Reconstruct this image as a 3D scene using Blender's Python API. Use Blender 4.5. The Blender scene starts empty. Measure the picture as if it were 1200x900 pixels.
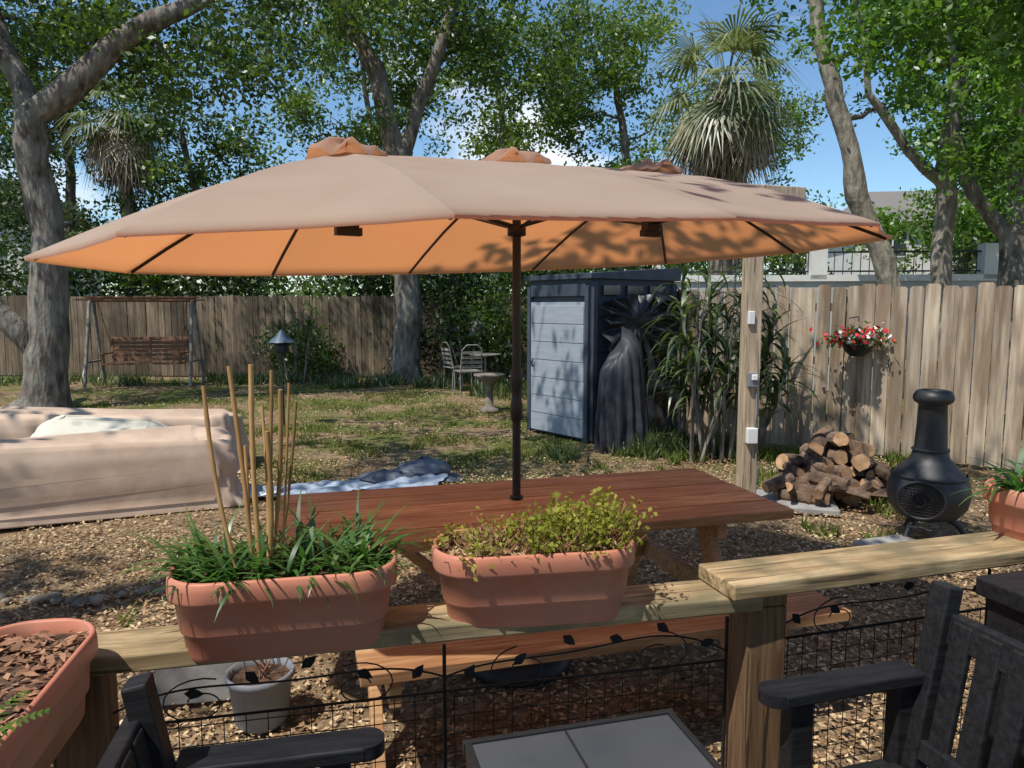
import bpy, math, random
import numpy as np
from mathutils import Vector, Matrix, Euler, noise
random.seed(7)
R=math.radians
scene=bpy.context.scene
scene.view_settings.view_transform='Standard'
scene.view_settings.look='None'
scene.view_settings.exposure=0

# ---------------------------------------------------------------- materials
def newmat(name):
    m=bpy.data.materials.new(name); m.use_nodes=True
    nt=m.node_tree; nt.nodes.clear()
    out=nt.nodes.new('ShaderNodeOutputMaterial')
    return m,nt,out
def ramp(nt,stops,fac):
    r=nt.nodes.new('ShaderNodeValToRGB'); e=r.color_ramp.elements
    while len(e)<len(stops): e.new(.5)
    for i,(p,c) in enumerate(stops):
        e[i].position=p; e[i].color=(c[0],c[1],c[2],1)
    nt.links.new(fac,r.inputs[0]); return r.outputs[0]
def noisetex(nt,scale,detail=6,mapping=(1,1,1),dist=0,rough=.55):
    tc=nt.nodes.new('ShaderNodeTexCoord'); mp=nt.nodes.new('ShaderNodeMapping')
    mp.inputs['Scale'].default_value=mapping
    nt.links.new(tc.outputs['Object'],mp.inputs[0])
    n=nt.nodes.new('ShaderNodeTexNoise'); n.inputs['Scale'].default_value=scale
    n.inputs['Detail'].default_value=detail; n.inputs['Distortion'].default_value=dist
    n.inputs['Roughness'].default_value=rough
    nt.links.new(mp.outputs[0],n.inputs['Vector']); return n.outputs['Fac']
def mixc(nt,a,b,fac,mode='MIX'):
    m=nt.nodes.new('ShaderNodeMix'); m.data_type='RGBA'; m.blend_type=mode
    for idx,val in ((6,a),(7,b)):
        if isinstance(val,(tuple,list)): m.inputs[idx].default_value=(*val[:3],1)
        else: nt.links.new(val,m.inputs[idx])
    if isinstance(fac,(int,float)): m.inputs[0].default_value=fac
    else: nt.links.new(fac,m.inputs[0])
    return m.outputs[2]
def maprange(nt,v,a,b,c,d):
    m=nt.nodes.new('ShaderNodeMapRange')
    for i,x in enumerate((a,b,c,d)): m.inputs[i+1].default_value=x
    nt.links.new(v,m.inputs[0]); return m.outputs[0]
def surf(name,stops,scale=5,mapping=(1,1,1),detail=6,rough=.8,bump=.3,bdist=.01,island=0,metal=0,spec=.3,
         stain=None,transl=None,dist=0,coat=0,crack=None):
    m,nt,out=newmat(name)
    b=nt.nodes.new('ShaderNodeBsdfPrincipled')
    f=noisetex(nt,scale,detail,mapping,dist)
    col=ramp(nt,stops,f)
    if stain:
        f2=noisetex(nt,stain[0],4,stain[3] if len(stain)>3 else (1,1,1)); f2=maprange(nt,f2,.42,.62,0,1)
        col=mixc(nt,col,stain[1],f2 if len(stain)<3 else maprange(nt,f2,0,1,0,stain[2]))
    if crack:
        f3=noisetex(nt,crack[0],3,crack[1]); f3=maprange(nt,f3,.60,.66,0,.85)
        col=mixc(nt,col,crack[2],f3)
    if island:
        g=nt.nodes.new('ShaderNodeNewGeometry')
        v=maprange(nt,g.outputs['Random Per Island'],0,1,1-island,1+island*.6)
        vm=nt.nodes.new('ShaderNodeVectorMath'); vm.operation='SCALE'
        nt.links.new(col,vm.inputs[0]); nt.links.new(v,vm.inputs['Scale']); col=vm.outputs[0]
    nt.links.new(col,b.inputs['Base Color'])
    b.inputs['Roughness'].default_value=rough; b.inputs['Metallic'].default_value=metal
    b.inputs['Specular IOR Level'].default_value=spec
    if coat: b.inputs['Coat Weight'].default_value=coat
    if bump:
        bp=nt.nodes.new('ShaderNodeBump'); bp.inputs['Strength'].default_value=bump
        bp.inputs['Distance'].default_value=bdist
        nt.links.new(f,bp.inputs['Height']); nt.links.new(bp.outputs[0],b.inputs['Normal'])
    sh=b.outputs[0]
    if transl:
        t=nt.nodes.new('ShaderNodeBsdfTranslucent'); t.inputs[0].default_value=(*transl[1],1)
        ms=nt.nodes.new('ShaderNodeMixShader'); ms.inputs[0].default_value=transl[0]
        nt.links.new(sh,ms.inputs[1]); nt.links.new(t.outputs[0],ms.inputs[2]); sh=ms.outputs[0]
    nt.links.new(sh,out.inputs[0]); return m
def leafmat(name,stops,transl=.35,tcol=(1.35,1.5,.6),nscale=.6,gloss=0):
    m,nt,out=newmat(name)
    g=nt.nodes.new('ShaderNodeNewGeometry')
    n=noisetex(nt,nscale,1)
    add=nt.nodes.new('ShaderNodeMath'); add.operation='MULTIPLY_ADD'
    nt.links.new(n,add.inputs[0]); add.inputs[1].default_value=1.1
    a2=nt.nodes.new('ShaderNodeMath'); a2.operation='MULTIPLY_ADD'; a2.inputs[1].default_value=.6; a2.inputs[2].default_value=-.35
    nt.links.new(g.outputs['Random Per Island'],a2.inputs[0]); nt.links.new(a2.outputs[0],add.inputs[2])
    col=ramp(nt,stops,add.outputs[0])
    b=nt.nodes.new('ShaderNodeBsdfDiffuse')
    nt.links.new(col,b.inputs[0])
    if transl<.12:
        nt.links.new(b.outputs[0],out.inputs[0]); return m
    tc=mixc(nt,col,tcol,1.0,'MULTIPLY')
    t=nt.nodes.new('ShaderNodeBsdfTranslucent'); nt.links.new(tc,t.inputs[0])
    ms=nt.nodes.new('ShaderNodeMixShader'); ms.inputs[0].default_value=transl
    nt.links.new(b.outputs[0],ms.inputs[1]); nt.links.new(t.outputs[0],ms.inputs[2])
    sh=ms.outputs[0]
    if gloss:
        gl=nt.nodes.new('ShaderNodeBsdfGlossy'); gl.inputs['Roughness'].default_value=.4
        m2=nt.nodes.new('ShaderNodeMixShader'); m2.inputs[0].default_value=gloss
        nt.links.new(sh,m2.inputs[1]); nt.links.new(gl.outputs[0],m2.inputs[2]); sh=m2.outputs[0]
    nt.links.new(sh,out.inputs[0]); return m

M={}
M['black']=surf('black_metal',[(0,(.012,.012,.013)),(1,(.03,.03,.032))],30,rough=.45,bump=.05)
M['iron']=surf('cast_iron',[(0,(.010,.011,.013)),(1,(.03,.032,.036))],25,rough=.5,bump=.4,bdist=.004,spec=.5)
M['chair']=surf('dark_chair_wood',[(.3,(.008,.008,.010)),(.7,(.022,.022,.025))],8,(1,8,8),rough=.45,bump=.25,spec=.4)
M['terra']=surf('terracotta_plastic',[(.3,(.50,.18,.115)),(.7,(.64,.265,.175))],6,rough=.45,bump=.06,stain=(7,(.40,.21,.155),.5))
M['soil']=surf('soil',[(.3,(.03,.018,.012)),(.7,(.14,.08,.05))],40,rough=.95,bump=1,bdist=.01)
M['tablewood']=surf('stained_table_wood',[(.25,(.27,.12,.05)),(.5,(.54,.30,.145)),(.75,(.74,.50,.28))],5,(.9,11,11),rough=.5,bump=.35,bdist=.004,island=.3,dist=.6,stain=(3.5,(.30,.135,.06),.55,(.5,1.6,1)))
M['railwood']=surf('rail_wood',[(.25,(.15,.10,.05)),(.5,(.38,.275,.15)),(.75,(.60,.475,.30))],4,(.8,10,10),rough=.75,bump=.6,bdist=.004,stain=(5,(.17,.145,.085),.9),dist=.7,crack=(3,(.8,22,22),(.07,.05,.03)))
M['postwood']=surf('post_wood',[(.3,(.27,.20,.13)),(.7,(.58,.46,.33))],5,(9,9,.7),rough=.8,bump=.4,bdist=.004,dist=.5,crack=(3,(16,16,.7),(.12,.08,.05)))
M['railpost']=surf('rail_post_wood',[(.25,(.07,.038,.02)),(.75,(.25,.15,.08))],5,(9,9,.7),rough=.8,bump=.5,bdist=.005,dist=.7,crack=(3,(20,20,.8),(.03,.02,.012)))
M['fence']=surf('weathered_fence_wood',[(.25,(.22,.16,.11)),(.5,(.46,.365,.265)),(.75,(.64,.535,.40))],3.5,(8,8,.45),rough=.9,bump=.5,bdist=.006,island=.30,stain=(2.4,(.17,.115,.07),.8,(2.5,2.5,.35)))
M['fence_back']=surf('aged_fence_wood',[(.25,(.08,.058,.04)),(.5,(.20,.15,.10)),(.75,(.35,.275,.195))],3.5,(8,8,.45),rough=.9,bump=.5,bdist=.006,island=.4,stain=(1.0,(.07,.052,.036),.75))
M['bark']=surf('oak_bark',[(.3,(.045,.036,.03)),(.5,(.14,.115,.095)),(.7,(.33,.29,.245))],7,(1.6,1.6,.4),rough=.95,bump=1,bdist=.07,stain=(3,(.26,.245,.21),.55))
M['barklight']=surf('pale_bark',[(.3,(.13,.105,.08)),(.6,(.36,.32,.26)),(.8,(.52,.48,.42))],8,(1.4,1.4,.5),rough=.95,bump=.9,bdist=.05,stain=(4,(.16,.14,.11),.5))
M['bamboo']=surf('bamboo_cane',[(.3,(.30,.16,.055)),(.7,(.56,.36,.16))],12,(1,1,.3),rough=.5,bump=.1,island=.35)
M['cover']=surf('patio_cover_fabric',[(.3,(.45,.32,.235)),(.7,(.62,.465,.35))],3,rough=.8,bump=.3,bdist=.03,stain=(2,(.42,.31,.235),.6))
M['coverlight']=surf('beige_cover_fabric',[(.3,(.56,.52,.42)),(.7,(.68,.64,.54))],3,rough=.8,bump=.25,bdist=.02)
M['canopy']=surf('umbrella_fabric',[(.3,(.48,.385,.305)),(.7,(.55,.455,.37))],2.5,rough=.85,bump=.08,bdist=.01,transl=(.42,(.95,.36,.13)),stain=(1.6,(.44,.35,.28),.5))
M['ventcloth']=surf('umbrella_vent_fabric',[(.3,(.36,.22,.15)),(.7,(.44,.29,.21))],4,rough=.85,bump=.1,transl=(.35,(.8,.35,.16)))
M['greyplastic']=surf('shed_grey_panel',[(.3,(.27,.30,.34)),(.7,(.33,.36,.40))],4,(1,1,6),rough=.6,bump=.1)
M['sheddark']=surf('shed_dark_panel',[(.3,(.04,.05,.068)),(.7,(.065,.078,.10))],4,rough=.6,bump=.1)
M['glassdark']=surf('shed_window',[(0,(.02,.03,.04)),(1,(.05,.06,.07))],3,rough=.15,bump=0,spec=.6)
M['tarpdark']=surf('black_tarp',[(.3,(.010,.011,.014)),(.7,(.03,.033,.042))],5,rough=.4,bump=.5,bdist=.03,spec=.5)
M['tarpgrey']=surf('grey_tarp',[(.3,(.022,.023,.029)),(.7,(.06,.063,.075))],4,rough=.5,bump=.5,bdist=.03)
M['tarpmid']=surf('slate_tarp',[(.3,(.07,.085,.11)),(.7,(.16,.18,.22))],4,rough=.5,bump=.5,bdist=.03)
M['tarpblue']=surf('pale_plastic_sheet',[(.3,(.20,.25,.32)),(.7,(.42,.48,.57))],6,rough=.45,bump=.4,bdist=.03)
M['concrete']=surf('concrete',[(.3,(.22,.21,.20)),(.7,(.36,.35,.33))],12,rough=.9,bump=.4)
M['rock']=surf('rock',[(.3,(.12,.10,.08)),(.7,(.27,.24,.20))],10,rough=.9,bump=.6,bdist=.02,island=.3)
M['white']=surf('white_paint',[(.3,(.68,.68,.67)),(.7,(.78,.78,.77))],5,rough=.5,bump=.05)
M['oldmetal']=surf('aged_garden_metal',[(.3,(.12,.11,.10)),(.7,(.34,.32,.28))],9,rough=.6,bump=.2)
M['palewall']=surf('pale_stucco',[(.3,(.62,.61,.58)),(.7,(.72,.71,.68))],3,rough=.9,bump=.1)
M['greywall']=surf('grey_stucco',[(.3,(.40,.40,.40)),(.7,(.48,.48,.47))],3,rough=.9,bump=.1)
M['shingle']=surf('roof_shingle',[(.3,(.14,.13,.12)),(.7,(.24,.22,.20))],20,rough=.9,bump=.3)
M['logbark']=surf('log_bark',[(.3,(.06,.038,.026)),(.7,(.24,.16,.11))],12,rough=.95,bump=1,bdist=.02,island=.4)
M['logend']=surf('log_cut_wood',[(.3,(.28,.15,.075)),(.7,(.56,.36,.20))],14,rough=.85,bump=.4,bdist=.005,island=.45)
M['swing']=surf('swing_brown_wood',[(.3,(.14,.06,.03)),(.7,(.26,.13,.07))],6,(1,8,8),rough=.7,bump=.3)
M['greypot']=surf('grey_pot_plastic',[(.3,(.16,.17,.19)),(.7,(.23,.24,.26))],6,rough=.5,bump=.05)
M['tabletop']=surf('grey_tabletop',[(.3,(.06,.065,.075)),(.7,(.09,.095,.105))],3,rough=.22,bump=.03,spec=.5)
M['lampblue']=surf('feeder_metal',[(.3,(.05,.08,.12)),(.7,(.10,.14,.18))],6,rough=.4,bump=.05)
M['deadfrond']=surf('dead_frond',[(.3,(.28,.22,.15)),(.7,(.56,.48,.37))],6,rough=.9,bump=.2,island=.4)
M['redpetal']=surf('red_petals',[(0,(.55,.01,.02)),(1,(.75,.04,.05))],6,rough=.6,bump=0,island=.3)
M['whitepetal']=surf('white_petals',[(0,(.8,.78,.78)),(1,(.85,.83,.83))],6,rough=.6,bump=0,island=.1)
M['leaf_oak']=leafmat('oak_leaves',[(.15,(.024,.046,.010)),(.45,(.066,.118,.022)),(.75,(.13,.20,.036)),(1,(.21,.26,.06))],.42,gloss=.05)
M['leaf_dark']=leafmat('dark_leaves',[(.15,(.014,.030,.010)),(.5,(.042,.075,.018)),(1,(.11,.15,.04))],.3,gloss=.05)
M['leaf_back']=leafmat('background_leaves',[(.1,(.045,.08,.018)),(.45,(.115,.18,.038)),(.75,(.20,.27,.065)),(1,(.29,.35,.10))],.45,nscale=.35,gloss=.04)
M['leaf_bright']=leafmat('bright_leaves',[(.15,(.045,.10,.014)),(.5,(.105,.21,.03)),(1,(.20,.32,.055))],.5,gloss=.04)
M['liriope']=leafmat('liriope_leaves',[(.2,(.03,.09,.015)),(.6,(.075,.18,.04)),(1,(.18,.27,.09))],.35,nscale=5,gloss=.06)
M['yellowgreen']=leafmat('yellow_green_leaves',[(.2,(.17,.20,.03)),(.6,(.36,.37,.08)),(1,(.52,.49,.16))],.4,nscale=6)
M['drystem']=surf('dry_stems',[(.3,(.20,.09,.05)),(.7,(.42,.24,.15))],20,rough=.9,bump=.2,island=.4)
M['frond']=leafmat('palm_fronds',[(.2,(.09,.115,.05)),(.6,(.20,.23,.13)),(1,(.42,.43,.30))],.3,gloss=.05)
M['strapleaf']=leafmat('strap_leaves',[(.2,(.035,.06,.02)),(.6,(.10,.14,.045)),(1,(.24,.26,.12))],.35,nscale=2,gloss=.06)
M['grass']=leafmat('grass_blades',[(.2,(.06,.10,.018)),(.5,(.13,.18,.035)),(.75,(.24,.25,.075)),(1,(.38,.32,.15))],.32,(1.2,1.3,.6),nscale=1.1)
M['chips']=leafmat('leaf_litter',[(.1,(.07,.038,.020)),(.35,(.26,.16,.085)),(.65,(.50,.355,.205)),(1,(.72,.57,.38))],.08,(1,1,1),nscale=1.0)

def ground_mat():
    m,nt,out=newmat('yard_ground')
    b=nt.nodes.new('ShaderNodeBsdfPrincipled'); b.inputs['Roughness'].default_value=.95
    b.inputs['Specular IOR Level'].default_value=.1
    f1=noisetex(nt,14,8,rough=.7); f2=noisetex(nt,.9,6,rough=.65); f3=noisetex(nt,60,4,rough=.7)
    br=ramp(nt,[(.3,(.12,.075,.042)),(.5,(.30,.205,.12)),(.7,(.52,.40,.26))],f1)
    gr=ramp(nt,[(.3,(.07,.09,.022)),(.6,(.17,.195,.05)),(.8,(.31,.29,.10))],f1)
    tc=nt.nodes.new('ShaderNodeTexCoord'); sp=nt.nodes.new('ShaderNodeSeparateXYZ')
    nt.links.new(tc.outputs['Object'],sp.inputs[0])
    yy=maprange(nt,sp.outputs[1],5.5,8,0,1)
    pm=maprange(nt,f2,.43,.57,.0,.95)
    mul=nt.nodes.new('ShaderNodeMath'); mul.operation='MULTIPLY'; nt.links.new(yy,mul.inputs[0]); nt.links.new(pm,mul.inputs[1])
    col=mixc(nt,br,gr,mul.outputs[0])
    col=mixc(nt,col,ramp(nt,[(.35,(.5,.5,.5)),(.65,(1,1,1))],f3),1,'MULTIPLY')
    nt.links.new(col,b.inputs['Base Color'])
    bp=nt.nodes.new('ShaderNodeBump'); bp.inputs['Strength'].default_value=.9; bp.inputs['Distance'].default_value=.03
    nt.links.new(f1,bp.inputs['Height']); nt.links.new(bp.outputs[0],b.inputs['Normal'])
    nt.links.new(b.outputs[0],out.inputs[0]); return m
M['ground']=ground_mat()

# ---------------------------------------------------------------- mesh builder
class MB:
    def __init__(s): s.v=[];s.f=[];s.m=[];s.s=[]
    def add(s,vs,fs,mi=0,smooth=False):
        o=len(s.v); s.v+= [tuple(p) for p in vs]
        for f in fs: s.f.append(tuple(i+o for i in f)); s.m.append(mi); s.s.append(smooth)
    def box(s,c,sz,mi=0,rot=None):
        hx,hy,hz=sz[0]/2,sz[1]/2,sz[2]/2
        vs=[Vector((x,y,z)) for x in(-hx,hx) for y in(-hy,hy) for z in(-hz,hz)]
        if rot is not None:
            mt=Euler(rot).to_matrix(); vs=[mt@p for p in vs]
        c=Vector(c); vs=[p+c for p in vs]
        s.add(vs,[(0,1,3,2),(4,6,7,5),(0,4,5,1),(2,3,7,6),(0,2,6,4),(1,5,7,3)],mi)
    def tube(s,pts,rad,mi=0,n=8,cap=True,smooth=True):
        pts=[Vector(p) for p in pts]
        if not isinstance(rad,(list,tuple)): rad=[rad]*len(pts)
        vs=[];fs=[]; ref=None
        for i,p in enumerate(pts):
            d=(pts[min(i+1,len(pts)-1)]-pts[max(i-1,0)])
            if d.length<1e-9: d=Vector((0,0,1))
            d.normalize()
            if ref is None:
                ref=d.orthogonal().normalized()
            else:
                ref=(ref-d*ref.dot(d))
                if ref.length<1e-6: ref=d.orthogonal()
                ref.normalize()
            b=d.cross(ref)
            for k in range(n):
                a=2*math.pi*k/n
                vs.append(p+(ref*math.cos(a)+b*math.sin(a))*rad[i])
        for i in range(len(pts)-1):
            for k in range(n):
                fs.append((i*n+k,i*n+(k+1)%n,(i+1)*n+(k+1)%n,(i+1)*n+k))
        s.add(vs,fs,mi,smooth)
        if cap:
            s.add(vs[:n],[tuple(range(n))[::-1]],mi); s.add(vs[-n:],[tuple(range(n))],mi)
    def loft(s,rings,mi=0,cap0=True,cap1=True,smooth=True):
        n=len(rings[0]); vs=[p for r in rings for p in r]; fs=[]
        for i in range(len(rings)-1):
            for k in range(n): fs.append((i*n+k,i*n+(k+1)%n,(i+1)*n+(k+1)%n,(i+1)*n+k))
        s.add(vs,fs,mi,smooth)
        if cap0: s.add(rings[0],[tuple(range(n))[::-1]],mi)
        if cap1: s.add(rings[-1],[tuple(range(n))],mi)
    def lathe(s,prof,c=(0,0,0),mi=0,n=24,cap0=True,cap1=True,smooth=True):
        c=Vector(c)
        s.loft([[c+Vector((r*math.cos(2*math.pi*k/n),r*math.sin(2*math.pi*k/n),z)) for k in range(n)] for r,z in prof],mi,cap0,cap1,smooth)
    def strap(s,base,az,el,length,width,mi=0,droop=1.5,seg=6,curl=0):
        p=Vector(base); vs=[];fs=[]; e=el; a=az
        for i in range(seg+1):
            t=i/seg
            d=Vector((math.cos(a)*math.cos(e),math.sin(a)*math.cos(e),math.sin(e)))
            side=Vector((-math.sin(a),math.cos(a),0))
            w=width*(.55+.9*t if t<.4 else .95*(1-t)/.6+.02)/2
            vs+= [p-side*w,p+side*w]
            p=p+d*length/seg; e-=droop/seg; a+=curl/seg
        for i in range(seg): fs.append((2*i,2*i+1,2*i+3,2*i+2))
        s.add(vs,fs,mi,True)
    def build(s,name,mats,loc=(0,0,0),rotz=0,bevel=0,parent=None,rot=None):
        me=bpy.data.meshes.new(name); me.from_pydata(s.v,[],s.f)
        for m in mats: me.materials.append(M[m])
        me.polygons.foreach_set('material_index',s.m); me.polygons.foreach_set('use_smooth',s.s)
        me.update()
        ob=bpy.data.objects.new(name,me); scene.collection.objects.link(ob)
        ob.location=loc; ob.rotation_euler=rot if rot else (0,0,rotz)
        if bevel:
            b=ob.modifiers.new('bevel','BEVEL'); b.width=bevel; b.segments=2; b.limit_method='ANGLE'; b.angle_limit=R(50)
        if parent: ob.parent=parent
        return ob
def empty(name,loc=(0,0,0)):
    e=bpy.data.objects.new(name,None); scene.collection.objects.link(e); e.location=loc; return e
def rrect(lx,ly,r,z,n=64,c=(0,0)):
    r=min(r,lx/2-1e-4,ly/2-1e-4); pts=[]; q=n//4
    for ci,(sx,sy,a0) in enumerate(((1,1,0),(-1,1,90),(-1,-1,180),(1,-1,270))):
        for k in range(q):
            a=R(a0+90*k/(q-1)); pts.append(Vector((c[0]+sx*(lx/2-r)+r*math.cos(a),c[1]+sy*(ly/2-r)+r*math.sin(a),z)))
    return pts
rng=np.random.default_rng(11)
def leafcloud(name,C,size,mat,parent=None,up=.5,aspect=.5,flat=False):
    C=np.asarray(C,float); N=len(C)
    if flat:
        nrm=rng.normal(0,.35,(N,3)); nrm[:,2]=1
    else:
        nrm=rng.normal(0,1,(N,3)); nrm[:,2]+=up
    nrm/=np.linalg.norm(nrm,axis=1)[:,None]
    d=rng.normal(0,1,(N,3)); d-=nrm*(d*nrm).sum(1)[:,None]; d/=np.linalg.norm(d,axis=1)[:,None]
    sd=np.cross(nrm,d)
    L=(size*rng.uniform(.6,1.35,N))[:,None]; W=L*aspect
    V=np.stack([C-d*L*.5,C+sd*W*.5+nrm*L*.06,C+d*L*.5,C-sd*W*.5+nrm*L*.06],1).reshape(-1,3)
    me=bpy.data.meshes.new(name); me.vertices.add(4*N); me.vertices.foreach_set('co',V.ravel().astype(np.float32))
    me.loops.add(4*N); me.loops.foreach_set('vertex_index',np.arange(4*N,dtype=np.int32))
    me.polygons.add(N); me.polygons.foreach_set('loop_start',np.arange(0,4*N,4,dtype=np.int32))
    me.update(calc_edges=True); me.materials.append(M[mat])
    ob=bpy.data.objects.new(name,me); scene.collection.objects.link(ob)
    if parent: ob.parent=parent
    return ob

def tree(name,trunks,crowns,nleaf,sigma,lsize,bark,leaf,seed=1,brad=.07,aspect=.5,up=.5,gaps=()):
    rnd=random.Random(seed); e=empty(name)
    mb=MB(); nodes=[]
    for pts,rad in trunks:
        P=[];Rr=[]
        for i in range(len(pts)-1):
            a,b=Vector(pts[i]),Vector(pts[i+1])
            for k in range(6):
                t=k/6; q=a.lerp(b,t)
                if i+k>0: q+=Vector(noise.noise_vector(q*.9))*.10+Vector(noise.noise_vector(q*3))*.03
                P.append(q); Rr.append(rad[i]*(1-t)+rad[i+1]*t)
        P.append(Vector(pts[-1])); Rr.append(rad[-1])
        Rr=[r*(1+.18*noise.noise(p*2.3)) for r,p in zip(Rr,P)]
        mb.tube(P,Rr,0,14)
        for q,r in list(zip(P,Rr))[len(P)//2:]: nodes.append((q,r))
    clumps=[]
    for c,rr,n in crowns:
        for _ in range(n):
            while True:
                u=Vector((rnd.uniform(-1,1),rnd.uniform(-1,1),rnd.uniform(-1,1)))
                if not .12<u.length<1: continue
                px,py=c[0]+u.x*rr[0],c[1]+u.y*rr[1]
                if any(math.hypot(px-gx,py-gy)<gr for gx,gy,gr in gaps): continue
                break
            clumps.append(Vector((c[0]+u.x*rr[0],c[1]+u.y*rr[1],c[2]+u.z*rr[2])))
    root=list(nodes)
    clumps.sort(key=lambda q:min((q-a).length for a,_ in root))
    for q in clumps:
        a,r=min(nodes,key=lambda n:(q-n[0]).length+ (1.0 if n[0].z>q.z+.5 else 0))
        d=(q-a).length; r0=min(r*.7,.015+.02*d,brad); r0=max(r0,.012)
        mid=a.lerp(q,.5)+Vector((rnd.gauss(0,.1),rnd.gauss(0,.1),rnd.gauss(.1,.1)))*d*.8
        m1=a.lerp(mid,.5)+Vector((rnd.gauss(0,.04),rnd.gauss(0,.04),rnd.gauss(0,.04)))*d
        m2=mid.lerp(q,.5)+Vector((rnd.gauss(0,.04),rnd.gauss(0,.04),rnd.gauss(0,.04)))*d
        mb.tube([a,m1,mid,m2,q],[r0,r0*.85,r0*.7,r0*.5,.008],0,5,False)
        nodes+= [(mid,r0*.7),(m2,r0*.5),(q,r0*.35)]
    mb.build('trunk',[bark],parent=e)
    if nleaf:
        CC=[]
        for q in clumps:
            k=rnd.randint(4,7); w=rnd.uniform(.5,1.4)
            for _ in range(k):
                sc=np.array(q)+rng.normal(0,sigma*.75,3)
                n=int(nleaf*w/k)
                CC.append(sc+rng.normal(0,1,(n,3))*np.array([sigma*.5,sigma*.5,sigma*.3]))
        leafcloud('leaves',np.concatenate(CC),lsize,leaf,e,up,aspect)
    return e

# ---------------------------------------------------------------- camera, light
cam=bpy.data.cameras.new('camera'); co=bpy.data.objects.new('camera',cam); scene.collection.objects.link(co)
co.location=(0,0,1.6); co.rotation_euler=(R(90-5.93),0,0); cam.lens=26.0; cam.sensor_width=36; cam.clip_end=2000; cam.clip_start=.05
scene.camera=co
sd=Vector((-.36,-.34,.87)).normalized()
sun=bpy.data.lights.new('sun','SUN'); sun.energy=5.0; sun.angle=R(.5); sun.color=(1,.955,.87)
so=bpy.data.objects.new('sun',sun); scene.collection.objects.link(so); so.rotation_euler=sd.to_track_quat('Z','Y').to_euler(); so.location=(-5,-5,12)
w=bpy.data.worlds.new('World'); scene.world=w; w.use_nodes=True; nt=w.node_tree; nt.nodes.clear()
wo=nt.nodes.new('ShaderNodeOutputWorld'); bg=nt.nodes.new('ShaderNodeBackground'); sk=nt.nodes.new('ShaderNodeTexSky')
sk.sky_type='NISHITA'; sk.sun_disc=False; sk.sun_elevation=math.asin(sd.z); sk.sun_rotation=math.atan2(sd.x,sd.y)
sk.air_density=1.0; sk.dust_density=.1; sk.ozone_density=3.0
tc=nt.nodes.new('ShaderNodeTexCoord'); mp=nt.nodes.new('ShaderNodeMapping'); mp.inputs['Scale'].default_value=(1,1,2.2)
nt.links.new(tc.outputs['Generated'],mp.inputs[0])
nn=nt.nodes.new('ShaderNodeTexNoise'); nn.inputs['Scale'].default_value=3.2; nn.inputs['Detail'].default_value=7
nt.links.new(mp.outputs[0],nn.inputs['Vector'])
cf=maprange(nt,nn.outputs['Fac'],.55,.69,0,1)
skc=mixc(nt,sk.outputs[0],(.86,1.0,1.05),1.0,'MULTIPLY')
col=mixc(nt,skc,(7.5,7.8,8.2),cf)
nt.links.new(col,bg.inputs[0]); bg.inputs[1].default_value=.145; nt.links.new(bg.outputs[0],wo.inputs[0])

# ---------------------------------------------------------------- ground
g=MB(); xs=[-300,-60]+[ -16+i*.4 for i in range(81)]+[60,300]; ys=[-100,-10]+[-2+i*.4 for i in range(52)]+[60,600]
vs=[];
for y in ys:
    for x in xs:
        z=0
        if abs(x)<15 and -1<y<18: z=.03*noise.noise(Vector((x*.6,y*.6,0)))-.02
        vs.append((x,y,z))
nx=len(xs); g.add(vs,[(j*nx+i,j*nx+i+1,(j+1)*nx+i+1,(j+1)*nx+i) for j in range(len(ys)-1) for i in range(nx-1)],0,True)
g.build('ground',['ground'])
def scatter(N,x0,x1,y0,y1):
    C=np.stack([rng.uniform(x0,x1,N),rng.uniform(y0,y1,N),np.zeros(N)],1); return C
C=np.concatenate([scatter(48000,-3.5,4,1.9,5.2),scatter(26000,-5,5.5,5.2,7.8)])
C[:,2]=rng.uniform(-.010,.016,len(C))
C2=scatter(20000,-9,4.5,7.8,16); C2[:,2]=rng.uniform(0,.02,len(C2))
leafcloud('leaf_litter',np.concatenate([C,C2]),.029,'chips',aspect=.5,flat=True)
def grass(name,areas,mat='grass'):
    P=[]
    for (cx,cy,rx,ry,n,h) in areas:
        a=rng.uniform(0,2*np.pi,n); r=np.sqrt(rng.uniform(0,1,n))
        x=cx+np.cos(a)*r*rx; y=cy+np.sin(a)*r*ry
        keep=np.array([noise.noise(Vector((xx*1.3,yy*1.3,3)))+.6*noise.noise(Vector((xx*4,yy*4,7)))>-.08+.3*rr for xx,yy,rr in zip(x,y,r)])
        P.append(np.stack([x,y,np.full(n,h)],1)[keep])
    P=np.concatenate(P); N=len(P); h=P[:,2]*rng.uniform(.5,1.3,N); B=P.copy(); B[:,2]=-.015
    a=rng.uniform(0,2*np.pi,N); s=np.stack([np.cos(a),np.sin(a),np.zeros(N)],1)*(.004+h*.06)[:,None]
    lean=rng.normal(0,.5,(N,2))*h[:,None]; T=B.copy(); T[:,2]=h; T[:,:2]+=lean
    V=np.stack([B-s,B+s,T],1).reshape(-1,3)
    me=bpy.data.meshes.new(name); me.vertices.add(3*N); me.vertices.foreach_set('co',V.ravel().astype(np.float32))
    me.loops.add(3*N); me.loops.foreach_set('vertex_index',np.arange(3*N,dtype=np.int32))
    me.polygons.add(N); me.polygons.foreach_set('loop_start',np.arange(0,3*N,3,dtype=np.int32)); me.update(calc_edges=True)
    me.materials.append(M[mat]); ob=bpy.data.objects.new(name,me); scene.collection.objects.link(ob)
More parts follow.
